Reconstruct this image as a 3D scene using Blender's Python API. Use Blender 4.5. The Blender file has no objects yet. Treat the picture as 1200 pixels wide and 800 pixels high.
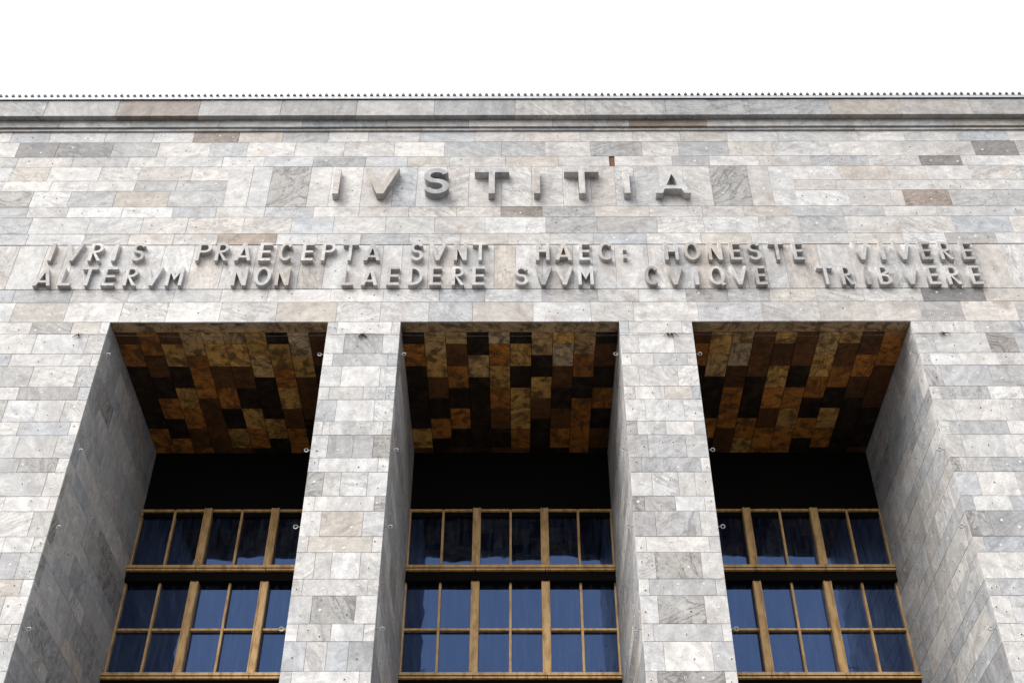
import bpy, math, random
from mathutils import Vector, Matrix
import numpy as np

# ------------------------------------------------------------------ camera, sky, sun, exposure
scene = bpy.context.scene
col = scene.collection
FPX, PITCH, YAW, ROLL = 1465.2, 0.732960, -0.005471, 0.0021106
CAM = Vector((0.1989, -25.175, 1.60))
cp, sp, cy, sy = math.cos(PITCH), math.sin(PITCH), math.cos(YAW), math.sin(YAW)
FW = Vector((sy*cp, cy*cp, sp)); R0 = Vector((cy, -sy, 0)); U0 = R0.cross(FW)
RT = R0*math.cos(ROLL) + U0*math.sin(ROLL); UP = -R0*math.sin(ROLL) + U0*math.cos(ROLL)
cd = bpy.data.cameras.new('camera'); cam = bpy.data.objects.new('camera', cd); col.objects.link(cam)
cd.sensor_fit = 'HORIZONTAL'; cd.sensor_width = 36.0; cd.lens = FPX/1200*36
cd.clip_start = 0.1; cd.clip_end = 3000
M = Matrix((RT, UP, -FW)).transposed().to_4x4(); M.translation = CAM
cam.matrix_world = M
scene.camera = cam

SUN_EL, SUN_AZ = math.radians(48), math.radians(-52)      # azimuth from the facade's outward normal (-y); negative = towards -x
sdir = Vector((math.sin(SUN_AZ)*math.cos(SUN_EL), -math.cos(SUN_AZ)*math.cos(SUN_EL), math.sin(SUN_EL)))
world = bpy.data.worlds.new('World'); scene.world = world; world.use_nodes = True
nt = world.node_tree; nt.nodes.clear()
def N(t, **k):
    n = nt.nodes.new(t)
    for a, b in k.items(): setattr(n, a, b)
    return n
out = N('ShaderNodeOutputWorld'); bg = N('ShaderNodeBackground'); bg.inputs['Strength'].default_value = 0.05
sky = N('ShaderNodeTexSky', sky_type='NISHITA', sun_disc=False)
sky.sun_elevation = SUN_EL; sky.sun_rotation = math.atan2(sdir.x, sdir.y)
sky.air_density = 1.0; sky.dust_density = 3.0; sky.ozone_density = 1.0
hs = N('ShaderNodeHueSaturation'); hs.inputs['Saturation'].default_value = 0.78
tc = N('ShaderNodeTexCoord')
cn = N('ShaderNodeTexNoise'); cn.inputs['Scale'].default_value = 3.2; cn.inputs['Detail'].default_value = 7; cn.inputs['Roughness'].default_value = 0.6
cr = N('ShaderNodeValToRGB'); cr.color_ramp.elements[0].position = 0.30; cr.color_ramp.elements[1].position = 0.62
cr.color_ramp.elements[0].color = (.68, .68, .68, 1)
cmix = N('ShaderNodeMix', data_type='RGBA'); cmix.inputs['B'].default_value = (6.4, 6.45, 6.55, 1)      # broken cloud over the whole sky
nt.links.new(sky.outputs[0], hs.inputs['Color']); nt.links.new(tc.outputs['Generated'], cn.inputs['Vector'])
nt.links.new(cn.outputs['Fac'], cr.inputs[0]); nt.links.new(cr.outputs[0], cmix.inputs['Factor'])
nt.links.new(hs.outputs[0], cmix.inputs['A']); nt.links.new(cmix.outputs['Result'], bg.inputs['Color'])
nt.links.new(bg.outputs[0], out.inputs[0])
sl = bpy.data.lights.new('sun', 'SUN'); sl.energy = 1.5; sl.angle = math.radians(60); sl.color = (1.0, 0.96, 0.9)
so = bpy.data.objects.new('sun', sl); col.objects.link(so); so.location = (-20, -40, 60)
so.rotation_euler = sdir.to_track_quat('Z', 'Y').to_euler()
vs = scene.view_settings; vs.view_transform = 'Standard'; vs.look = 'None'; vs.gamma = 1.0; vs.use_curve_mapping = False
vs.exposure = 1.98
scene.render.engine = 'CYCLES'

rng = random.Random(11)

def unproj(x, y, Y=0.0):                       # photo pixel (1200 x 800) -> point on the plane y = Y
    d = FW + RT*((x-600)/FPX) - UP*((y-400)/FPX)
    return CAM + d*((Y-CAM.y)/d.y)

# ------------------------------------------------------------------ materials
def mat(name):
    m = bpy.data.materials.new(name); m.use_nodes = True
    t = m.node_tree; t.nodes.clear()
    o = t.nodes.new('ShaderNodeOutputMaterial'); p = t.nodes.new('ShaderNodeBsdfPrincipled')
    t.links.new(p.outputs[0], o.inputs[0])
    return m, t, p
def node(t, typ, ins=None, **k):
    n = t.nodes.new(typ)
    for a, b in k.items(): setattr(n, a, b)
    for a, b in (ins or {}).items():
        if hasattr(b, 'is_output'): t.links.new(b, n.inputs[a])
        else: n.inputs[a].default_value = b
    return n
def math_(t, op, a, b=None, c=None, clamp=False):
    n = node(t, 'ShaderNodeMath', operation=op); n.use_clamp = clamp
    for i, v in enumerate((a, b, c)):
        if v is None: continue
        if hasattr(v, 'is_output'): t.links.new(v, n.inputs[i])
        else: n.inputs[i].default_value = v
    return n.outputs[0]
def mixc(t, f, a, b, mode='MIX'):
    n = node(t, 'ShaderNodeMix', data_type='RGBA', blend_type=mode)
    for s, v in (('Factor', f), ('A', a), ('B', b)):
        i = [q for q in n.inputs if q.name == s and (q.type == 'VALUE' if s == 'Factor' else q.type == 'RGBA')][0]
        if hasattr(v, 'is_output'): t.links.new(v, i)
        else: i.default_value = v
    return [q for q in n.outputs if q.type == 'RGBA'][0]
def ramp(t, v, p0, p1, c0=(0,0,0,1), c1=(1,1,1,1)):
    n = node(t, 'ShaderNodeValToRGB', {'Fac': v}); e = n.color_ramp.elements
    e[0].position = p0; e[1].position = p1; e[0].color = c0; e[1].color = c1
    return n.outputs[0]

def marble(name, axis, rough=0.55, stain=(0.30, 0.19, 0.12, 1), stain_lo=0.60, streak=True, vein=1.0, grime=0.35, stain_scale=1.05, stain_amt=0.55, lean=None):
    """veined stone: tint and vein strength come from each slab's own colour, direction and cloudiness from its random number"""
    m, t, p = mat(name)
    oi = node(t, 'ShaderNodeObjectInfo'); geo = node(t, 'ShaderNodeNewGeometry')
    rnd = oi.outputs['Random']
    off = node(t, 'ShaderNodeCombineXYZ', {'X': math_(t, 'MULTIPLY', rnd, 91.0), 'Y': math_(t, 'MULTIPLY', rnd, 57.0), 'Z': math_(t, 'MULTIPLY', rnd, 133.0)})
    pos = node(t, 'ShaderNodeVectorMath', {0: geo.outputs['Position'], 1: off.outputs[0]}, operation='ADD')
    ang = math_(t, 'MULTIPLY', math_(t, 'FRACT', math_(t, 'MULTIPLY', rnd, 17.3)), 3.1416)
    if lean: ang = math_(t, 'ADD', math_(t, 'MULTIPLY', math_(t, 'SUBTRACT', math_(t, 'FRACT', math_(t, 'MULTIPLY', rnd, 17.3)), 0.5), lean[1]), lean[0])   # bedding runs along the slab
    rot = node(t, 'ShaderNodeVectorRotate', {'Vector': pos.outputs[0], 'Angle': ang}, rotation_type=axis + '_AXIS')
    stre = node(t, 'ShaderNodeMapping', {'Vector': rot.outputs[0], 'Scale': (0.7, 1.5, 2.3) if axis == 'Y' else ((1.5, 0.7, 2.3) if axis == 'X' else (0.7, 2.3, 1.5))})
    n1 = node(t, 'ShaderNodeTexNoise', {'Vector': stre.outputs[0], 'Scale': 1.3, 'Detail': 9.0, 'Roughness': 0.62, 'Distortion': 0.9})
    cloud = ramp(t, n1.outputs['Fac'], 0.30, 0.68)
    n2 = node(t, 'ShaderNodeTexNoise', {'Vector': stre.outputs[0], 'Scale': 0.85, 'Detail': 6.0, 'Roughness': 0.55, 'Distortion': 1.6})
    v = math_(t, 'ABSOLUTE', math_(t, 'SUBTRACT', n2.outputs['Fac'], 0.5))
    vein_m = ramp(t, v, 0.0, 0.035, (1,1,1,1), (0,0,0,1))
    n3 = node(t, 'ShaderNodeTexNoise', {'Vector': pos.outputs[0], 'Scale': 34.0, 'Detail': 5.0, 'Roughness': 0.7})
    grain = ramp(t, n3.outputs['Fac'], 0.30, 0.72)
    n4 = node(t, 'ShaderNodeTexNoise', {'Vector': rot.outputs[0], 'Scale': stain_scale, 'Detail': 7.0, 'Roughness': 0.6, 'Distortion': 0.5})
    stm = ramp(t, n4.outputs['Fac'], stain_lo, stain_lo + 0.14)
    fig = oi.outputs['Alpha']
    base = oi.outputs['Color']
    dark = mixc(t, 1.0, base, (0.76, 0.76, 0.775, 1), 'MULTIPLY')
    light = mixc(t, 1.0, base, (1.12, 1.115, 1.10, 1), 'MULTIPLY')
    c = mixc(t, cloud, dark, light)
    deep = mixc(t, 1.0, base, (0.34, 0.33, 0.34, 1), 'MULTIPLY')
    c = mixc(t, math_(t, 'MULTIPLY', math_(t, 'MULTIPLY', vein_m, vein), math_(t, 'ADD', math_(t, 'MULTIPLY', fig, 0.75), 0.05), clamp=True), c, deep)
    n5 = node(t, 'ShaderNodeTexNoise', {'Vector': rot.outputs[0], 'Scale': 5.5, 'Detail': 8.0, 'Roughness': 0.75, 'Distortion': 1.2})
    c = mixc(t, math_(t, 'MULTIPLY', ramp(t, n5.outputs['Fac'], 0.48, 0.66), math_(t, 'MULTIPLY', fig, 0.55)), c, deep)
    c = mixc(t, math_(t, 'MULTIPLY', stm, stain_amt), c, mixc(t, 0.55 if stain_amt < .9 else 0.8, base, stain))
    n7 = node(t, 'ShaderNodeTexNoise', {'Vector': pos.outputs[0], 'Scale': 3.6, 'Detail': 10.0, 'Roughness': 0.72, 'Distortion': 0.7})
    c = mixc(t, 1.0, c, ramp(t, n7.outputs['Fac'], 0.32, 0.62, (0.74, 0.735, 0.74, 1), (1.06, 1.06, 1.06, 1)), 'MULTIPLY')
    g = mixc(t, grain, (0.73, 0.73, 0.73, 1), (1.13, 1.13, 1.13, 1))
    c = mixc(t, 1.0, c, g, 'MULTIPLY')
    if streak:                                                      # rain-washed dirt runs over the whole front
        mp = node(t, 'ShaderNodeMapping', {'Vector': geo.outputs['Position'], 'Scale': (2.1, 2.1, 0.16)})
        n6 = node(t, 'ShaderNodeTexNoise', {'Vector': mp.outputs[0], 'Scale': 1.0, 'Detail': 8.0, 'Roughness': 0.65})
        c = mixc(t, math_(t, 'MULTIPLY', ramp(t, n6.outputs['Fac'], 0.50, 0.74), grime), c, mixc(t, 1.0, c, (0.55, 0.52, 0.49, 1), 'MULTIPLY'))
    t.links.new(c, p.inputs['Base Color'])
    p.inputs['Roughness'].default_value = rough; p.inputs['Specular IOR Level'].default_value = 0.25
    b = node(t, 'ShaderNodeBump', {'Height': math_(t, 'ADD', n3.outputs['Fac'], math_(t, 'MULTIPLY', n5.outputs['Fac'], 1.2)), 'Strength': 0.35, 'Distance': 0.006})
    t.links.new(b.outputs[0], p.inputs['Normal'])
    return m
M_FRONT = marble('front_marble', 'Y')
M_UPPER = marble('upper_marble', 'Y', stain=(0.24, 0.15, 0.09, 1), stain_lo=0.565, stain_scale=1.5, stain_amt=0.72, lean=(0.0, 1.1))
M_BAND = marble('band_marble', 'Y', stain=(0.30, 0.20, 0.14, 1), stain_lo=0.54, stain_scale=1.3, stain_amt=0.6, lean=(1.5708, 0.5), grime=0.5)
M_SIDE = marble('reveal_marble', 'X', grime=0.45)
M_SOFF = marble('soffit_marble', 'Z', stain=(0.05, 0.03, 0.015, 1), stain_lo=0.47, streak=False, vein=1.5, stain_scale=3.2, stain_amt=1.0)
M_LETTER = marble('letter_marble', 'Y', stain=(0.22, 0.15, 0.10, 1), stain_lo=0.55)
M_CORN = marble('cornice_marble', 'Y', stain=(0.18, 0.13, 0.09, 1), stain_lo=0.54, grime=0.55)

def simple(name, c, rough=0.6, metal=0.0, scale=8.0, amt=0.25, bump=0.0, stretch=(1,1,1), c2=None, lo=.4, hi=.65):
    m, t, p = mat(name)
    geo = node(t, 'ShaderNodeNewGeometry')
    mp = node(t, 'ShaderNodeMapping', {'Vector': geo.outputs['Position'], 'Scale': stretch})
    n = node(t, 'ShaderNodeTexNoise', {'Vector': mp.outputs[0], 'Scale': scale, 'Detail': 8.0, 'Roughness': 0.68})
    d = c2 or tuple(q*(1-amt) for q in c)
    t.links.new(mixc(t, ramp(t, n.outputs['Fac'], lo, hi), d + (1,), c + (1,)), p.inputs['Base Color'])
    p.inputs['Roughness'].default_value = rough; p.inputs['Metallic'].default_value = metal
    if bump:
        b = node(t, 'ShaderNodeBump', {'Height': n.outputs['Fac'], 'Strength': bump, 'Distance': 0.01}); t.links.new(b.outputs[0], p.inputs['Normal'])
    return m
M_MORTAR = simple('mortar', (0.42, 0.41, 0.40), 0.9)
M_PLUG = simple('pin_plaster', (0.70, 0.69, 0.68), 0.8, scale=20)
M_PIN = simple('pin_steel', (0.05, 0.048, 0.045), 0.5)
M_BRONZE = simple('gilded_bronze', (0.70, 0.46, 0.20), 0.45, 0.2, 2.2, 0.5, 0.08, (3, 3, 0.8), (0.34, 0.17, 0.055), .33, .56)
M_BACK = simple('dark_bronze_and_shade', (0.006, 0.005, 0.0045), 0.8, 0.0)
M_BACK.node_tree.nodes['Principled BSDF'].inputs['Specular IOR Level'].default_value = 0.1
M_CABLE = simple('rusty_cable', (0.035, 0.03, 0.028), 0.6)
M_STEEL = simple('galvanised_steel', (0.42, 0.43, 0.44), 0.4, 0.6)
M_FLASH = simple('white_flashing', (0.46, 0.48, 0.51), 0.4, 0.0, 2.0, 0.10)
M_ROOF = simple('ribbed_roof_sheet', (0.10, 0.10, 0.105), 0.6, 0.0, 2.0, 0.2)
M_PAVE = simple('paving_stone', (0.24, 0.225, 0.205), 0.85, 0.0, 1.5, 0.3, 0.2)
M_ASPH = simple('asphalt', (0.055, 0.055, 0.057), 0.9, 0.0, 6.0, 0.3, 0.3)
M_RUST = simple('exposed_brick', (0.20, 0.085, 0.05), 0.9, 0.0, 20.0, 0.4, 0.3)

def glass():
    m, t, p = mat('dusty_window_glass')
    geo = node(t, 'ShaderNodeNewGeometry'); oi = node(t, 'ShaderNodeObjectInfo')
    mp = node(t, 'ShaderNodeMapping', {'Vector': geo.outputs['Position'], 'Scale': (7.0, 1.0, 0.8)})
    n = node(t, 'ShaderNodeTexNoise', {'Vector': mp.outputs[0], 'Scale': 1.2, 'Detail': 8.0, 'Roughness': 0.7})
    n2 = node(t, 'ShaderNodeTexNoise', {'Vector': geo.outputs['Position'], 'Scale': 26.0, 'Detail': 4.0, 'Roughness': 0.6})
    dust = ramp(t, n.outputs['Fac'], 0.40, 0.75, (0.002, 0.003, 0.010, 1), (0.038, 0.048, 0.078, 1))
    c = mixc(t, ramp(t, n2.outputs['Fac'], 0.62, 0.67), dust, (0.004, 0.004, 0.004, 1))
    t.links.new(c, p.inputs['Base Color'])
    t.links.new(ramp(t, n.outputs['Fac'], 0.35, 0.75, (0.01,)*3 + (1,), (0.06,)*3 + (1,)), p.inputs['Roughness'])
    p.inputs['IOR'].default_value = 2.25; p.inputs['Specular Tint'].default_value = (0.28, 0.47, 1.0, 1)
    n3 = node(t, 'ShaderNodeTexNoise', {'Vector': geo.outputs['Position'], 'Scale': 0.9, 'Detail': 2.0})
    b = node(t, 'ShaderNodeBump', {'Height': n3.outputs['Fac'], 'Strength': 0.25, 'Distance': 0.03}); t.links.new(b.outputs[0], p.inputs['Normal'])
    return m
M_GLASS = glass()

# ------------------------------------------------------------------ helpers
def link(o, parent=None):
    col.objects.link(o)
    if parent: o.parent = parent
    return o
def empty(name, loc=(0, 0, 0), parent=None):
    o = bpy.data.objects.new(name, None); o.location = loc; o.empty_display_size = 0.5
    return link(o, parent)
class MB:
    def __init__(s): s.v = []; s.f = []; s.m = []
    def box(s, a, b, mi=0):
        n = len(s.v); x0, y0, z0 = a; x1, y1, z1 = b
        s.v += [(x0,y0,z0),(x1,y0,z0),(x1,y1,z0),(x0,y1,z0),(x0,y0,z1),(x1,y0,z1),(x1,y1,z1),(x0,y1,z1)]
        for q in ((0,3,2,1),(4,5,6,7),(0,1,5,4),(1,2,6,5),(2,3,7,6),(3,0,4,7)): s.f.append(tuple(n+i for i in q)); s.m.append(mi)
        return s
    def tube(s, pts, r, seg=6, mi=0, closed=False):
        n0 = len(s.v); P = [Vector(p) for p in pts]; k = len(P)
        for i, p in enumerate(P):
            a = P[(i-1) % k] if (closed or i) else p; b = P[(i+1) % k] if (closed or i < k-1) else p
            d = (b-a).normalized(); u = d.orthogonal().normalized() if abs(d.z) > .9 else d.cross(Vector((0,0,1))).normalized(); w = d.cross(u)
            for j in range(seg):
                th = 2*math.pi*j/seg; s.v.append(tuple(p + (u*math.cos(th) + w*math.sin(th))*r))
        for i in range(k if closed else k-1):
            for j in range(seg):
                a = n0+i*seg+j; b = n0+i*seg+(j+1) % seg; i2 = (i+1) % k
                s.f.append((a, b, n0+i2*seg+(j+1) % seg, n0+i2*seg+j)); s.m.append(mi)
        if not closed:
            s.f.append(tuple(n0+j for j in reversed(range(seg)))); s.m.append(mi)
            s.f.append(tuple(n0+(k-1)*seg+j for j in range(seg))); s.m.append(mi)
        return s
    def build(s, name, mats, parent=None, origin=None):
        if not isinstance(mats, (list, tuple)): mats = [mats]
        o3 = Vector(origin) if origin is not None else Vector((0,0,0))
        me = bpy.data.meshes.new(name); me.from_pydata([tuple(Vector(v)-o3) for v in s.v], [], s.f)
        for m in mats: me.materials.append(m)
        me.polygons.foreach_set('material_index', s.m); me.update()
        o = bpy.data.objects.new(name, me); o.location = o3
        return link(o, parent)

def slab_mesh(w, h, d, ch):
    """slab lying in local x (width), z (height), front towards -y with a chamfered front edge"""
    a, b = w/2, h/2
    v = [(-a,d,-b),(a,d,-b),(a,d,b),(-a,d,b), (-a,ch,-b),(a,ch,-b),(a,ch,b),(-a,ch,b), (-a+ch,0,-b+ch),(a-ch,0,-b+ch),(a-ch,0,b-ch),(-a+ch,0,b-ch)]
    f = [(0,3,2,1),(8,9,10,11)]
    for i in range(4):
        j = (i+1) % 4
        f.append((i, j, 4+j, 4+i)); f.append((4+i, 4+j, 8+j, 8+i))
    return v, f
FACE = {'front': Matrix.Identity(3), 'right': Matrix.Rotation(math.radians(90), 3, 'Z'),      # 'right' faces +x
        'left': Matrix.Rotation(math.radians(-90), 3, 'Z'), 'down': Matrix.Rotation(math.radians(90), 3, 'X')}
cache = {}
def slab(name, face, c, w, h, material, parent, tint, fig, gap=0.005, d=0.05, ch=0.006, jit=0.003):
    key = (round(w, 3), round(h, 3), face, d, material.name)
    if key not in cache:
        v, f = slab_mesh(w-gap, h-gap, d, ch); R = FACE[face]
        me = bpy.data.meshes.new(name); me.from_pydata([tuple(R @ Vector(q)) for q in v], [], f); me.materials.append(material); me.update(); cache[key] = me
    o = bpy.data.objects.new(name, cache[key])
    o.location = Vector(c) + (FACE[face] @ Vector((0, 1, 0)))*rng.uniform(-jit, jit)
    o.color = (*tint, fig)
    return link(o, parent)

TONES = {'white': (.67,.665,.66), 'light': (.59,.588,.586), 'grey': (.47,.472,.478), 'blue': (.51,.522,.545), 'beige': (.56,.527,.49),
         'rose': (.59,.568,.553), 'brown': (.37,.315,.275), 'dark': (.27,.27,.275), 'figured': (.43,.425,.415)}
def tone(weights):
    ks = list(weights); k = rng.choices(ks, [weights[q] for q in ks])[0]
    return tint_of(k)
def tint_of(k):
    g = rng.uniform(0.9, 1.08); h = rng.uniform(-.012, .012)
    t = TONES[k]; t = (t[0]*g + h, t[1]*g, t[2]*g - h)
    fig = {'dark': rng.uniform(.5, 1), 'figured': 1.0, 'grey': rng.uniform(.2, .8), 'brown': rng.uniform(.3, .9)}.get(k, rng.random()**2*.7)
    return t, fig
W_UP = {'white': 5, 'light': 5, 'grey': 1.3, 'blue': 1.5, 'beige': 1.6, 'rose': 2.2, 'brown': .25, 'dark': .25}
W_BAND = {'white': 4, 'light': 4, 'rose': 4, 'beige': 2, 'grey': .6}
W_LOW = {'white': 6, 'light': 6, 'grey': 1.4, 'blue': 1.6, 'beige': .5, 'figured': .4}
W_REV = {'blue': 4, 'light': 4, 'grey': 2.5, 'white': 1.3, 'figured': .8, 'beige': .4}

registry = []                     # (x0, x1, z0, z1, object) of the front slabs, to give single slabs the tone they have in the photograph
pins = {}                         # parent name -> MB of the little wall-pins
def pin(key, c, face):
    mb = pins.setdefault(key, MB()); R = FACE[face]
    def disc(r, y, k, mi, dome):
        n = len(mb.v); a0 = rng.random()
        ring = [Vector((math.cos(a0+2*math.pi*i/k)*r, y, math.sin(a0+2*math.pi*i/k)*r)) for i in range(k)]
        base = [Vector((p.x*1.12, 0.012, p.z*1.12)) for p in ring]
        mb.v += [tuple(Vector(c) + R @ p) for p in ring + base]
        mb.f.append(tuple(n+i for i in range(k))); mb.m.append(mi)
        for i in range(k): mb.f.append((n+i, n+k+i, n+k+(i+1) % k, n+(i+1) % k)); mb.m.append(mi)
    s = rng.uniform(.75, 1.15)
    if face != 'down' and rng.random() < .8: disc(.036*s, -.004, 9, 0, 1)
    if rng.random() < .62: disc(.018*s, -.010, 7, 1, 1)
def slab_pins(key, face, c, w, h):
    n = rng.choice((1, 2, 2, 3)) if w > .9 else rng.choice((0, 1, 1, 2))
    for i in range(n):
        u = ((i+.5)/n - .5)*w*.86 + rng.uniform(-.12, .12)*w; v = rng.uniform(-.22, .22)*h
        pin(key, Vector(c) + FACE[face] @ Vector((u, 0, v)), face)

def cuts(x0, x1, lo, hi):
    xs = [x0]
    while x1 - xs[-1] > hi: xs.append(xs[-1] + rng.uniform(lo, hi))
    if x1 - xs[-1] < lo*.55 and len(xs) > 1: xs.pop()
    return xs + [x1]

# ------------------------------------------------------------------ setting
g = MB(); g.v = [(-1500,-1500,0),(1500,-1500,0),(1500,1500,0),(-1500,1500,0)]; g.f = [(0,1,2,3)]; g.m = [0]
o = g.build('ground', M_ASPH); o['kind'] = 'structure'
o = MB().box((-60, -14, -.05), (60, -.35, .14)).build('pavement', M_PAVE); o['kind'] = 'structure'

# ------------------------------------------------------------------ the building
XW = 30.0                                       # half width that is built
XI = 18.5                                       # half width in view, stones built one by one
court = empty('courthouse'); court['label'] = 'pale marble courthouse front with three tall dark portals'; court['category'] = 'building'
PORT = (-8.0, 0.0, 8.0)
DEP = 6.0
LIN = 25.0
ZC = [25.0]
while ZC[-1] > 0.3: ZC.append(ZC[-1] - (.44 if len(ZC) % 2 else .72))
ZC[-1] = 0.0
NI = 19                                         # courses below the lintel in view

TOPC = unproj(300, 154, -.05).z
upper = MB().box((-XW, .045, LIN+.046), (XW, 9, TOPC-.004)).build('upper_wall', M_MORTAR, court)
def in_view(z0): return z0 > ZC[NI] - .01

# --- upper wall courses
Z_UP = [25.0, 25.75, 26.25, 28.07, 28.53, 29.25, 29.71, 30.43, 30.90, 31.56, 32.04, 32.75]
TOPC = unproj(300, 154, -.05).z
Z_UP.append(TOPC + .05)
def rect(x0, x1, z0, z1, W, key='upper_wall', parent=upper, recess=0.0, name='slab', mtl=M_FRONT, gap=.005):
    t, fg = tone(W); c = ((x0+x1)/2, recess, (z0+z1)/2)
    o = slab(name, 'front', c, x1-x0, z1-z0, mtl, parent, t, fg, gap=gap); registry.append((x0, x1, z0, z1, o)); slab_pins(key, 'front', c, x1-x0, z1-z0)
    return o
PL, PR = unproj(266, 220).x, unproj(931, 220).x
fp = [unproj(x, 219).x for x in (266, 293, 316, 362)]; fq = [unproj(x, 219).x for x in (834, 879, 904, 931)]
far = MB()
notch = (unproj(714, 189).x, unproj(720.5, 189).x)
for i in range(len(Z_UP)-1):
    z0, z1 = Z_UP[i], Z_UP[i+1]
    if z0 == 26.25:                                             # the inscribed band: upright slabs between two open grooves
        xs = cuts(-XI, XI, .55, 1.0)
        for a, b in zip(xs, xs[1:]): rect(a, b, z0+.018, z1-.018, W_BAND, recess=.004, mtl=M_BAND)
        far.box((-XW, 0, z0+.02), (-XI-.005, .06, z1-.02)); far.box((XI+.005, 0, z0+.02), (XW, .06, z1-.02)); continue
    far.box((-XW, 0, z0+.005), (-XI-.005, .06, z1-.005)); far.box((XI+.005, 0, z0+.005), (XW, .06, z1-.005))
    if 29.7 < z0 < 31.5:
        xl = cuts(-XI, PL, 1.1, 1.75); xr = cuts(PR, XI, 1.1, 1.75)
        spans = list(zip(xl, xl[1:])) + list(zip(xr, xr[1:]))
    elif abs(z0-31.56) < .01:
        xl = cuts(-XI, notch[0], 1.1, 1.8); xr = cuts(notch[1], XI, 1.1, 1.8)
        spans = list(zip(xl, xl[1:])) + list(zip(xr, xr[1:]))
        MB().box((notch[0]+.01, .035, z0+.01), (notch[1]-.01, .05, z1-.01)).build('brick', M_RUST, upper)
    else:
        xs = cuts(-XI - rng.uniform(0, .01), XI, 1.15, 1.8); spans = list(zip(xs, xs[1:]))
    for a, b in spans: rect(a, b, z0, z1, W_UP, mtl=M_UPPER)
xs = fp + cuts(fp[-1], fq[0], .6, 1.05)[1:-1] + fq               # the tall slabs behind the heading
for a, b in zip(xs, xs[1:]): rect(a, b, 29.71, 31.56, {'white': 5, 'light': 6, 'rose': 2.5, 'blue': 1})
o = far.build('slab_field', M_FRONT, upper); o['kind'] = 'stuff'; o.color = (.5, .5, .5, .3)

# --- piers and side walls
def quoined(parent, key, x0, x1, lq, rq):
    """front slabs of one upright between x0 and x1; lq / rq: is that side a corner"""
    low = MB()
    for i in range(len(ZC)-1):
        z1, z0 = ZC[i], ZC[i+1]; small = i % 2 == 0
        if not in_view(z0): low.box((x0, 0, z0+.005), (x1, .06, z1-.005)); continue
        a, b = x0, x1; rows = []
        q = rng.uniform(.22, .30) if small else rng.uniform(.40, .56)
        q2 = rng.uniform(.20, .30) if small else rng.uniform(.40, .56)
        if lq: rows.append((a, a+q)); a += q
        if rq: rows.append((b-q2, b)); b -= q2
        if lq and rq:
            if rng.random() < .35: m_ = a + (b-a)*rng.uniform(.35, .65); rows += [(a, m_), (m_, b)]
            else: rows.append((a, b))
        else:
            xs = cuts(a, b, .75, 1.5); rows += list(zip(xs, xs[1:]))
        for r in rows: rect(r[0], r[1], z0, z1, W_LOW, key, parent)
    o = low.build('slab_field', M_FRONT, parent); o['kind'] = 'stuff'; o.color = (.5, .5, .5, .3)
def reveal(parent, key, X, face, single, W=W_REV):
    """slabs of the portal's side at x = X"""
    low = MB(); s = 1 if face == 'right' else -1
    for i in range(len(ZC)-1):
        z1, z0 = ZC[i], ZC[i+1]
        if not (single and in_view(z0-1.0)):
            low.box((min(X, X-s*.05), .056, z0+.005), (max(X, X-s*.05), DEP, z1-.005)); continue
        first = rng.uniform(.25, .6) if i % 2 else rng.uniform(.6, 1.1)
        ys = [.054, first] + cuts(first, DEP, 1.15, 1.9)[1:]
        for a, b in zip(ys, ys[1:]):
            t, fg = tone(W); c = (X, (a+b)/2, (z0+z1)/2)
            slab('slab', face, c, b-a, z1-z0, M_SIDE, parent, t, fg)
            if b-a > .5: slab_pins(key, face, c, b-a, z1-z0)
    if low.v: o = low.build('slab_field', M_SIDE, parent); o['kind'] = 'stuff'; o.color = (.42, .43, .45, .3)
piers = []
for x0, x1 in ((-5, -3), (3, 5)):
    p = MB().box((x0+.046, .046, 0), (x1-.046, DEP+.4, LIN+.04)).build('pier', M_MORTAR, court); piers.append(p)
    quoined(p, p.name, x0, x1, True, True)
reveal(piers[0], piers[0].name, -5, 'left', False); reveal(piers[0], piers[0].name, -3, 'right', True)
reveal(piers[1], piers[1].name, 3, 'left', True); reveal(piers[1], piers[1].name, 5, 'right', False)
walls = []
for s in (-1, 1):
    a, b = sorted((s*11.046, s*XW))
    w = MB().box((a, .046, 0), (b, DEP+.4, LIN+.04)).build('side_wall', M_MORTAR, court); walls.append(w)
    xa, xb = sorted((s*11, s*15.6))
    quoined(w, w.name, xa, xb, s > 0, s < 0)
    m_ = MB()
    for i in range(len(ZC)-1):
        xa, xb = sorted((s*15.6, s*XW)); m_.box((xa+.005, 0, ZC[i+1]+.005), (xb-.005, .06, ZC[i]-.005))
    o = m_.build('slab_field', M_FRONT, w); o['kind'] = 'stuff'; o.color = (.5, .5, .5, .3)
    reveal(w, w.name, s*11, 'right' if s < 0 else 'left', True, W_REV if s < 0 else {'white': 4, 'light': 5, 'blue': 2.5, 'grey': .8})  # sunward reveal gets paler stones: its brighter light is put into the tones

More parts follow.
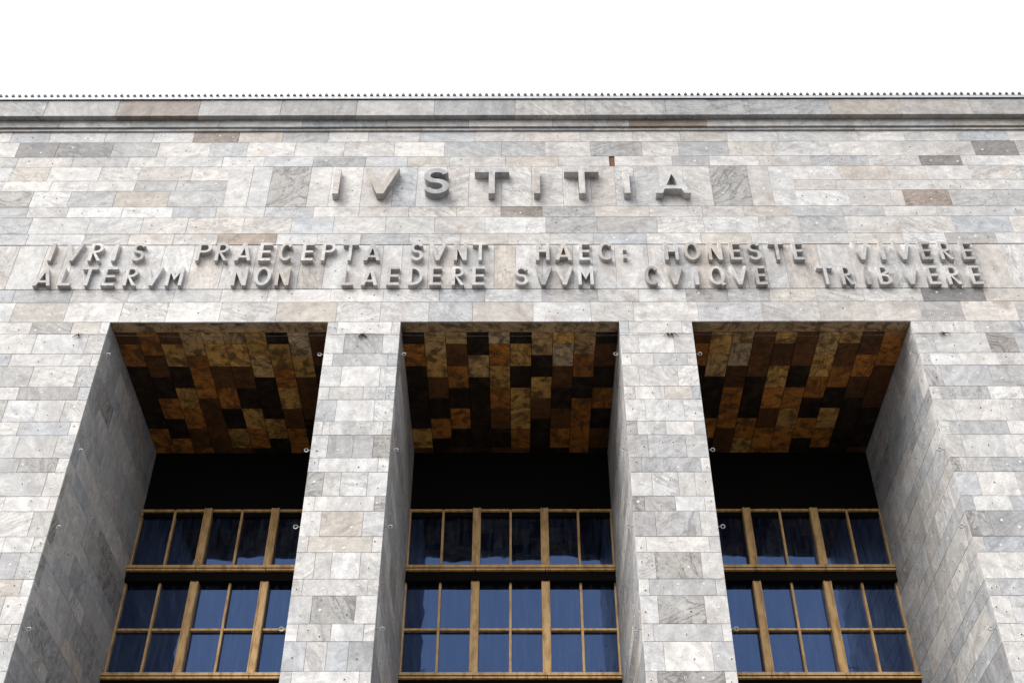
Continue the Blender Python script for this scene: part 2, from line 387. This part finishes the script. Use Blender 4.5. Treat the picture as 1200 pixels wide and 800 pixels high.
# --- single slabs that stand out in the photograph
for px, py, k in ((25,175,'dark'),(112,178,'dark'),(170,178,'grey'),(190,161,'white'),(250,161,'brown'),(300,161,'beige'),(340,222,'figured'),(856,218,'figured'),
                  (25,202,'beige'),(200,232,'grey'),(165,204,'rose'),(280,281,'brown'),(475,280,'grey'),(540,280,'beige'),(505,189,'beige'),(645,189,'beige'),(600,248,'brown'),
                  (750,280,'blue'),(1170,176,'dark'),(1150,346,'dark'),(30,346,'dark'),(70,346,'grey'),(600,364,'beige'),(1095,231,'brown'),(830,176,'grey'),(10,238,'figured'),
                  (1185,232,'grey'),(1000,200,'beige'),(95,234,'grey'),(400,612,'beige'),(405,637,'beige'),(395,715,'figured'),(385,765,'blue'),(350,770,'blue'),
                  (1150,452,'grey'),(1180,545,'grey'),(1160,610,'figured'),(40,455,'grey'),(25,720,'white'),(80,575,'white'),(780,715,'figured'),(800,765,'white'),
                  (545,180,'grey'),(940,190,'rose'),(1060,205,'rose'),(1140,205,'rose'),(50,382,'grey'),(60,400,'light'),(25,432,'grey'),(1120,385,'white'),(1100,426,'white')):
    q = unproj(px, py)
    for x0, x1, z0, z1, o in registry:
        if x0 <= q.x < x1 and z0 <= q.z < z1:
            t, fg = tint_of(k); o.color = (*t, fg); break

# --- soffits
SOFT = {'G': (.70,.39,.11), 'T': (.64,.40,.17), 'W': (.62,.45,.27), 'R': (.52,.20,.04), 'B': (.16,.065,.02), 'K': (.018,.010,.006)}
# stones of each soffit column as seen from the front edge inwards; h = the column starts with a half stone
COLS = {-8.0: 'hBRK RB hBGK TRR hTGBR hTGB GTK hKGR WGB hBBK', 0.0: 'hKRK TGB hTBRK KTK hWRGR hKGK TKG hGWB TRK hKBK', 8.0: 'hBRK GT hTWB BB hGBGR hBBK TGR hGBR BRB hRRB'}
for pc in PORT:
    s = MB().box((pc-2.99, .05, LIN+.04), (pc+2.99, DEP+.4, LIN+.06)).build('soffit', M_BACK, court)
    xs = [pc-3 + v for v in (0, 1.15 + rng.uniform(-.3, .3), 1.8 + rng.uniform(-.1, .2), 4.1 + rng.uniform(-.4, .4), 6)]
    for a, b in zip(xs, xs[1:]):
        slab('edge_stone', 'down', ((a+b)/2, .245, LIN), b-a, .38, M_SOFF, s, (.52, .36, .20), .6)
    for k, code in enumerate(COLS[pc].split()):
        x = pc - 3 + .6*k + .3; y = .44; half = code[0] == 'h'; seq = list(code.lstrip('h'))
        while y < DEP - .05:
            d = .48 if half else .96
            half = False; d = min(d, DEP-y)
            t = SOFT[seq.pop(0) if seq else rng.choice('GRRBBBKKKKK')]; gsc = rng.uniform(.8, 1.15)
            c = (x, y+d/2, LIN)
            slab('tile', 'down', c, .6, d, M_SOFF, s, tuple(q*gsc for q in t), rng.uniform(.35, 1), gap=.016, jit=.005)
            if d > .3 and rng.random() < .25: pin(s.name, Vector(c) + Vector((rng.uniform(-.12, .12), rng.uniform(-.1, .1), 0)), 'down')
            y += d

# --- the pins, one joined piece for each wall
for key, mb in pins.items():
    o = mb.build('fixing_pins', [M_PLUG, M_PIN], bpy.data.objects[key]); o['kind'] = 'stuff'

# --- cornice: two small fillets under a deep fascia
ZF1 = unproj(600, 117.0, -.30).z
corn = MB().box((-XW, .04, TOPC), (XW, 9, ZF1-.02)).build('cornice', M_MORTAR, court)
def band(py0, py1, Y, name, lo, hi, W, top=None):
    z0 = unproj(600, py0, Y).z; z1 = unproj(600, py1, Y).z if top is None else top
    xs = cuts(-XI-1.5, XI+1.5, lo, hi)
    for a, b in zip(xs, xs[1:]):
        t, fg = tone(W); t = tuple(q*.82 for q in t)
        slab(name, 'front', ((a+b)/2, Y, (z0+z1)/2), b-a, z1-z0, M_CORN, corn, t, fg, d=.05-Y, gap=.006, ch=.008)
    for s_ in (-1, 1):
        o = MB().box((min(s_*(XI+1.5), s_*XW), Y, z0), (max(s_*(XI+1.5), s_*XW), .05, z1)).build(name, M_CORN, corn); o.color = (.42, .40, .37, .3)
    return z0, z1
WC = {'beige': 2.5, 'grey': 4, 'rose': 1, 'light': 1, 'brown': 1.6}
YF, YB, YA = -.30, -.115, -.055
zf0 = unproj(600, 135.0, YF).z
zb0 = unproj(600, 148.2, YB).z
za0 = unproj(600, 152.8, YA).z
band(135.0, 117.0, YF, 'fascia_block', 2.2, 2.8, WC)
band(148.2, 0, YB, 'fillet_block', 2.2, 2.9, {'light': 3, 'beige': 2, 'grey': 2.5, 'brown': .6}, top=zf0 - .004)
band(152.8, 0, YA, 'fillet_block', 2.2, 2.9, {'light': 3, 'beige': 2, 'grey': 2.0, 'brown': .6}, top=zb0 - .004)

# --- roof edge: white flashing and the ends of a ribbed sheet above it
zt = unproj(600, 112.2, YF-.05).z
roof = MB().box((-XW, -.25, ZF1-.018), (XW, 9, ZF1+.05)).build('roof', M_ROOF, court)
fl = MB().box((-XW, YF-.05, ZF1+.012), (XW, YF-.03, zt)).box((-XW, YF-.029, zt-.03), (XW, .6, zt-.004)).build('flashing', M_FLASH, roof)
rb = MB(); pit = .208; n = int(2*XW/pit); y0, y1 = YF-.085, 9.0
for k in range(n):
    x = -XW + (k+.5)*pit + rng.uniform(-.008, .008); zb = zt + .004; hh = .075 + rng.uniform(-.012, .02); w0, w1 = .052, .022
    b = len(rb.v)
    rb.v += [(x-w0, y0, zb), (x-w1, y0, zb+hh), (x+w1, y0, zb+hh), (x+w0, y0, zb), (x-w0, y1, zb+.4), (x-w1, y1, zb+hh+.4), (x+w1, y1, zb+hh+.4), (x+w0, y1, zb+.4)]
    rb.f += [(b, b+3, b+2, b+1), (b, b+1, b+5, b+4), (b+1, b+2, b+6, b+5), (b+2, b+3, b+7, b+6), (b, b+4, b+7, b+3)]; rb.m += [0]*5
o = rb.build('roof_ribs', M_ROOF, roof); o['kind'] = 'stuff'

# --- windows
ZT = [(22.62, 22.84, 'bar'), (20.34, 20.80, 'transom'), (18.84, 18.90, 'muntin'), (17.12, 17.46, 'transom'), (15.60, 15.66, 'muntin'), (13.9, 14.2, 'transom')]
for pc in PORT:
    YW = DEP - .02
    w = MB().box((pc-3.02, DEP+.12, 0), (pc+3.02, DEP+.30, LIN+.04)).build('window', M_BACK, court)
    def part(name, a, b, mtl=M_BRONZE, par=None):
        c = [(a[i]+b[i])/2 for i in range(3)]
        return MB().box(a, b).build(name, mtl, par or w, c)
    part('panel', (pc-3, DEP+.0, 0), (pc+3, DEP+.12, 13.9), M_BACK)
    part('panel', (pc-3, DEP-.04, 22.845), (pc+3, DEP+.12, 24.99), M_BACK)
    for sx in (-1, 1):                                            # the wide posts, each with a raised fillet down either edge
        x = pc + sx*1.0
        for z0, z1 in ((14.2, 17.12), (17.46, 20.34), (20.80, 22.84)):
            po = part('post', (x-.118, YW-.16, z0), (x+.118, DEP+.12, z1))
            for q in (-.10, .075): part('fillet', (x+q, YW-.185, z0), (x+q+.025, YW-.161, z1), M_BRONZE, w)
        part('jamb', (pc+sx*3 - (.045 if sx > 0 else 0), YW-.06, 14.2), (pc+sx*3 + (.045 if sx < 0 else 0), DEP+.12, 22.84))
    for x in (-2, 0, 2):
        for z0, z1 in ((14.2, 17.12), (17.46, 20.34), (20.80, 22.84)):
            part('muntin', (pc+x-.033, YW-.075, z0), (pc+x+.033, DEP+.11, z1))
    for z0, z1, kind in ZT:
        if kind == 'transom':                                     # deep projecting rail in three lengths, grooved; near-black rails paint in the shade of groove and underside
            for x0, x1 in ((-3, -1), (-1, 1), (1, 3)):
                part('transom', (pc+x0+.010, YW-.30, z1-.085), (pc+x1-.010, DEP+.12, z1))
                part('rail', (pc+x0, YW-.26, z1-.12), (pc+x1, DEP+.11, z1-.087), M_BACK)
                part('rail', (pc+x0+.010, YW-.30, z1-.175), (pc+x1-.010, DEP+.115, z1-.122))
                part('rail', (pc+x0, YW-.20, z0), (pc+x1, DEP+.11, z1-.177), M_BACK)
        else:
            for x0, x1 in ((-3, -2.04), (-1.96, -1.118), (-.882, -.04), (.04, .882), (1.118, 1.96), (2.04, 3)):
                if kind == 'bar': part('bar', (pc+x0, YW-.10, z1-.07), (pc+x1, DEP+.11, z1)); part('bar', (pc+x0, YW-.03, z0), (pc+x1, DEP+.11, z1-.072), M_BACK)
                else: part('muntin', (pc+x0, YW-.065, z0), (pc+x1, DEP+.11, z1))
    for z0, z1 in ((14.18, 15.61), (15.65, 17.14), (17.44, 18.85), (18.89, 20.36), (20.78, 22.64)):
        for x0, x1 in ((-2.95, -2.02), (-1.98, -1.10), (-.90, -.02), (.02, .90), (1.10, 1.98), (2.02, 2.95)):
            g = part('pane', (pc+x0, DEP+.035, z0), (pc+x1, DEP+.047, z1), M_GLASS)
            g.rotation_euler = (math.radians(rng.uniform(-.35, .35)), 0, math.radians(rng.uniform(-.35, .35)))

# --- eye bolts on the portal sides
eye = MB().tube([(0, 0, 0), (.10, 0, 0)], .012, 6).tube([(.15+.05*math.cos(a*math.pi/6), 0, .05*math.sin(a*math.pi/6)) for a in range(12)], .013, 5, closed=True)
em = None
for X, s, par in ((-11, 1, walls[0]), (-5, -1, piers[0]), (-3, 1, piers[0]), (3, -1, piers[1]), (5, 1, piers[1]), (11, -1, walls[1])):
    for z in (23.95, 20.72, 18.42, 15.68):
        if em is None: ob = eye.build('eye_bolt', M_STEEL, par); em = ob.data
        else: ob = link(bpy.data.objects.new('eye_bolt', em), par)
        ob.location = (X - s*.01, .16, z); ob.rotation_euler = (0, 0, 0 if s > 0 else math.pi)

# ------------------------------------------------------------------ raised inscriptions
def arc(cx, cy, rx, ry, a0, a1, n):
    return [(cx + rx*math.cos(math.radians(a0+(a1-a0)*i/n)), cy + ry*math.sin(math.radians(a0+(a1-a0)*i/n))) for i in range(n+1)]
def outline(ch, w, h, s):
    k = s*1.08
    if ch == 'I': return [[(0,0),(w,0),(w,h),(0,h)]]
    if ch == ':': return [[(0,.10*h),(w,.10*h),(w,.30*h),(0,.30*h)], [(0,.55*h),(w,.55*h),(w,.75*h),(0,.75*h)]]
    if ch == 'L': return [[(0,0),(w,0),(w,s),(s,s),(s,h),(0,h)]]
    if ch == 'T': return [[(w/2-s/2,0),(w/2+s/2,0),(w/2+s/2,h-s),(w,h-s),(w,h),(0,h),(0,h-s),(w/2-s/2,h-s)]]
    if ch == 'E':
        m = h*.5; return [[(0,0),(w,0),(w,s),(s,s),(s,m-s*.45),(w*.93,m-s*.45),(w*.93,m+s*.45),(s,m+s*.45),(s,h-s),(w,h-s),(w,h),(0,h)]]
    if ch == 'H':
        m = h*.52; return [[(0,0),(s,0),(s,m-s/2),(w-s,m-s/2),(w-s,0),(w,0),(w,h),(w-s,h),(w-s,m+s/2),(s,m+s/2),(s,h),(0,h)]]
    if ch == 'V':
        a = w/2 - .55*s; t = (w/2-k)/a
        return [[(0,h),(a,0),(w-a,0),(w,h),(w-k,h),(w/2,h*(1-t)),(k,h)]]
    if ch == 'A':
        a = w/2 - .5*s; xo = lambda y: a*y/h; b0, b1 = h*.17, h*.17+s*.85
        ap = h*(w/2-k)/a
        return [[(0,0),(k,0),(xo(b0)+k,b0),(w-xo(b0)-k,b0),(w-k,0),(w,0),(w-a,h),(a,h)], [(xo(b1)+k,b1),(w/2,ap),(w-xo(b1)-k,b1)]]
    if ch == 'N':
        k = s*1.2; u = lambda x: h*(1-(x-k)/(w-k)); l = lambda x: h*(1-x/(w-k))
        return [[(0,0),(s,0),(s,l(s)),(w-k,0),(w,0),(w,h),(w-s,h),(w-s,u(w-s)),(k,h),(0,h)]]
    if ch == 'M':
        m1 = h*.50; m2 = m1 - s*1.7; y1 = h-(h-m2)*s/(w/2)
        return [[(0,0),(s,0),(s,y1),(w/2,m2),(w-s,y1),(w-s,0),(w,0),(w,h),(w-k,h),(w/2,m1),(k,h),(0,h)]]
    if ch in 'OQ': return [arc(w/2,h/2,w/2,h/2,0,360,36)[:-1], arc(w/2,h/2,w/2-s,h/2-s,0,360,36)[:-1]]
    if ch == 'C': return [arc(w*.52,h/2,w*.52,h/2,42,318,30) + arc(w*.52,h/2,w*.52-s,h/2-s,318,42,30)]
    if ch == 'D':
        r = w*.72; return [[(0,0)] + arc(w-r,h/2,r,h/2,-90,90,20) + [(0,h)], [(s,s)] + arc(w-r,h/2,r-s,h/2-s,-90,90,20) + [(s,h-s)]]
    if ch in 'PR':
        r = h*.275; rx = min(r*1.0, w*.55); cx = w*(.97 if ch == 'R' else 1)-rx; cy = h-r
        top = arc(cx,cy,rx,r,90,-90,14); hole = [(s,h-s)] + arc(cx,cy,rx-s,r-s*.9,90,-90,14) + [(s,h-2*r+s*.9)]
        if ch == 'P': return [[(0,0),(0,h)] + top + [(s,h-2*r),(s,0)], hole]
        lx = max(s*1.02, cx-k)
        return [[(0,0),(0,h)] + top + [(w,0),(w-k*1.1,0),(lx,h-2*r),(s,h-2*r),(s,0)], hole]
    if ch == 'B':
        r2 = h*.275; r1 = h/2-r2; rx1 = w*.50; rx2 = w*.55; z = 2*r2
        o_ = [(0,0)] + arc(w-rx2,r2,rx2,r2,-90,80,14) + arc(w*.93-rx1,z+r1,rx1,r1,-80,90,14) + [(0,h)]
        return [o_, [(s,s*.9)] + arc(w-rx2,r2,rx2-s,r2-s*.85,-90,90,12) + [(s,z-s*.8)], [(s,z+s*.15)] + arc(w*.93-rx1,z+r1+s*.0,rx1-s,r1-s*.8,-80,90,12) + [(s,h-s*.85)]]
    if ch == 'S':
        rx, ry = (w-s)/2, (h-s)/4; c = arc(w/2,h-s/2-ry,rx,ry,22,262,26) + arc(w/2,s/2+ry,rx,ry,82,-158,26)
        L_, R_ = [], []
        for i, p in enumerate(c):
            a, b = c[max(i-1,0)], c[min(i+1,len(c)-1)]; dx, dy = b[0]-a[0], b[1]-a[1]; q = math.hypot(dx,dy); nx, ny = -dy/q, dx/q
            L_.append((p[0]+nx*s/2, p[1]+ny*s/2)); R_.append((p[0]-nx*s/2, p[1]-ny*s/2))
        return [L_ + R_[::-1]]
pending = []
def letter(parent, ch, w, h, s, d, x, z, Y):
    cu = bpy.data.curves.new('letter', 'CURVE'); cu.dimensions = '2D'; cu.fill_mode = 'BOTH'; cu.extrude = d/2
    for pts in outline(ch, w, h, s):
        sp_ = cu.splines.new('POLY'); sp_.points.add(len(pts)-1); sp_.use_cyclic_u = True
        for q, p in zip(sp_.points, pts): q.co = (p[0], p[1], 0, 1)
    to = bpy.data.objects.new('tmp', cu); col.objects.link(to)
    pending.append((to, parent, ch, (x, Y, z), w, h, s, d))
def flush():
    dg = bpy.context.evaluated_depsgraph_get()
    for to, parent, ch, loc, w, h, s, d in pending:
        me = bpy.data.meshes.new_from_object(to.evaluated_get(dg)); me.name = 'letter'
        me.transform(Matrix.Translation((0, 0, d/2 - .02)))           # back of the letter sits 2 cm inside the slab
        me.transform(Matrix.Rotation(math.radians(90), 4, 'X'))
        if ch == 'Q':
            b = [(w*.52,s*1.15),(w*.70,s*1.75),(w*1.02,s*.25),(w*.80,-s*.35)]
            vs_ = [tuple(v.co) for v in me.vertices] + [(p[0], .02, p[1]) for p in b] + [(p[0], -(d-.02)-.004, p[1]) for p in b]
            n0 = len(me.vertices); fs = [tuple(p.vertices) for p in me.polygons]
            fs += [(n0+4,n0+5,n0+6,n0+7)] + [(n0+i, n0+(i+1) % 4, n0+4+(i+1) % 4, n0+4+i) for i in range(4)]
            me = bpy.data.meshes.new('letter'); me.from_pydata(vs_, [], fs)
        me.materials.clear(); me.materials.append(M_LETTER)
        lo = bpy.data.objects.new('letter', me); lo.location = Vector(loc) - parent.location
        t, fg = tone({'light': 5, 'white': 2.5, 'beige': 2.5, 'rose': 3, 'grey': .8}); lo.color = (*(q*.90 for q in t), fg*.6)
        link(lo, parent)
        cu = to.data; bpy.data.objects.remove(to); bpy.data.curves.remove(cu)
    pending.clear()
def inscription(name, label, items, d, ytop, ybot, sw, defaults):
    Y = -(d-.02)
    zb, ztp = unproj(600, ybot, Y).z, unproj(600, ytop, Y).z
    e = empty(name, (0, 0, zb)); e['label'] = label; e['category'] = 'inscription'; e['group'] = 'raised stone inscriptions'
    h = ztp - zb
    for ch, a, b in items:
        tilt = (600 - (a if b is None else (a+b)/2))*.0019            # the picture's own slight lean of the rows
        if b is None:
            X = unproj(a, ybot + tilt, Y).x; w = defaults[ch]; x = X - w/2
        else:
            x = unproj(a, ybot + tilt, Y).x; w = unproj(b, ybot + tilt, Y).x - x
            if ch in 'OSCQ': w *= .97
        letter(e, ch, w, h, sw, d, x, zb, 0.0)
    flush()
    return e
inscription('heading_inscription', 'raised stone word IVSTITIA in large capitals under the cornice',
    [('I',389,396),('V',445,None),('S',495.6,526.4),('T',576,None),('I',626,633),('T',682.6,None),('I',732,739),('A',769,810)],
    .28, 197.0, 226.4, .185, {'V': 1.06, 'T': 1.06})
D2 = {'I': .115, 'V': .50, 'T': .44, ':': .10}
inscription('motto_inscription', 'raised stone line IVRIS PRAECEPTA SVNT HAEC HONESTE VIVERE on the marble band',
    [('I',57,None),('V',82.8,None),('R',102,117.5),('I',132,None),('S',151.7,167.5),
     ('P',228.3,245),('R',250.8,266),('A',274,293.3),('E',302,316),('C',325,341.7),('E',352.5,366),('P',375.8,391.7),('T',409,None),('A',425.8,445),
     ('S',480.3,495.8),('V',512.5,None),('N',531.7,546.7),('T',562.5,None),
     ('H',628,644),('A',651,670.5),('E',679,692),('C',701.7,720),(':',733,None),
     ('H',780,796),('O',803,822.5),('N',831.3,847.5),('E',857,870),('S',878,894),('T',912.8,None),('E',931.3,944),
     ('V',1012,None),('I',1036.6,None),('V',1061,None),('E',1081.4,1095),('R',1104,1119),('E',1130,1143.6)],
    .17, 284.0, 304.5, .094, D2)
inscription('motto_inscription', 'raised stone line ALTERVM NON LAEDERE SVVM CVIQVE TRIBVERE above the portals',
    [('A',37.5,58),('L',66.7,81),('T',100,None),('E',117,132.5),('R',143,158.5),('V',176,None),('M',192.5,211.7),
     ('N',270,287.5),('O',296,316),('N',321,337.5),
     ('L',399.7,413),('A',422.5,442),('E',452.5,466.7),('D',478,495),('E',503,516.7),('R',529,544),('E',553,567.5),
     ('S',603,619.7),('V',637,None),('V',662,None),('M',678,696),
     ('C',756.7,774),('V',792,None),('I',817.5,None),('Q',832,851.7),('V',868,None),('E',887,900),
     ('T',970.4,None),('R',988,1002.5),('I',1019.4,None),('B',1032,1047.6),('V',1070,None),('E',1090,1104),('R',1113,1128.5),('E',1140.6,1153.6)],
    .17, 312.0, 333.5, .094, D2)

# ------------------------------------------------------------------ net cables strung over the portals
for x0, x1, lab in ((-11.75, -4.05, 'thin dark cable strung over the portal below the words IVRIS PRAECEPTA'), (-4.0, 4.3, 'thin dark cable strung over the portal between the two free piers'),
                    (4.4, 11.8, 'thin dark cable strung over the portal below the words HONESTE VIVERE')):
    z = 24.50; mb = MB()
    pts = []
    for i in range(33):
        u = i/32; pts.append((x0+(x1-x0)*u, -.035 - .02*math.sin(math.pi*u), z - .10*math.sin(math.pi*u) + rng.uniform(-.006, .006)))
    mb.tube(pts, .006, 5)
    e = mb.build('net_cable', M_CABLE); e['label'] = lab; e['category'] = 'cable'; e['group'] = 'net cables over the portals'
    for x in (x0, x1):
        k = MB()
        for j in range(7):
            a = rng.uniform(0, 6.28); l = rng.uniform(.06, .20); k.tube([(x, -.03, z), (x+math.cos(a)*l*.5, -.05, z+math.sin(a)*l*.35), (x+math.cos(a)*l, -.03, z+math.sin(a)*l*.6-.04)], .008, 4)
        k.tube([(x, .03, z), (x, -.07, z)], .022, 6)
        k.build('cable_knot', M_CABLE, e)
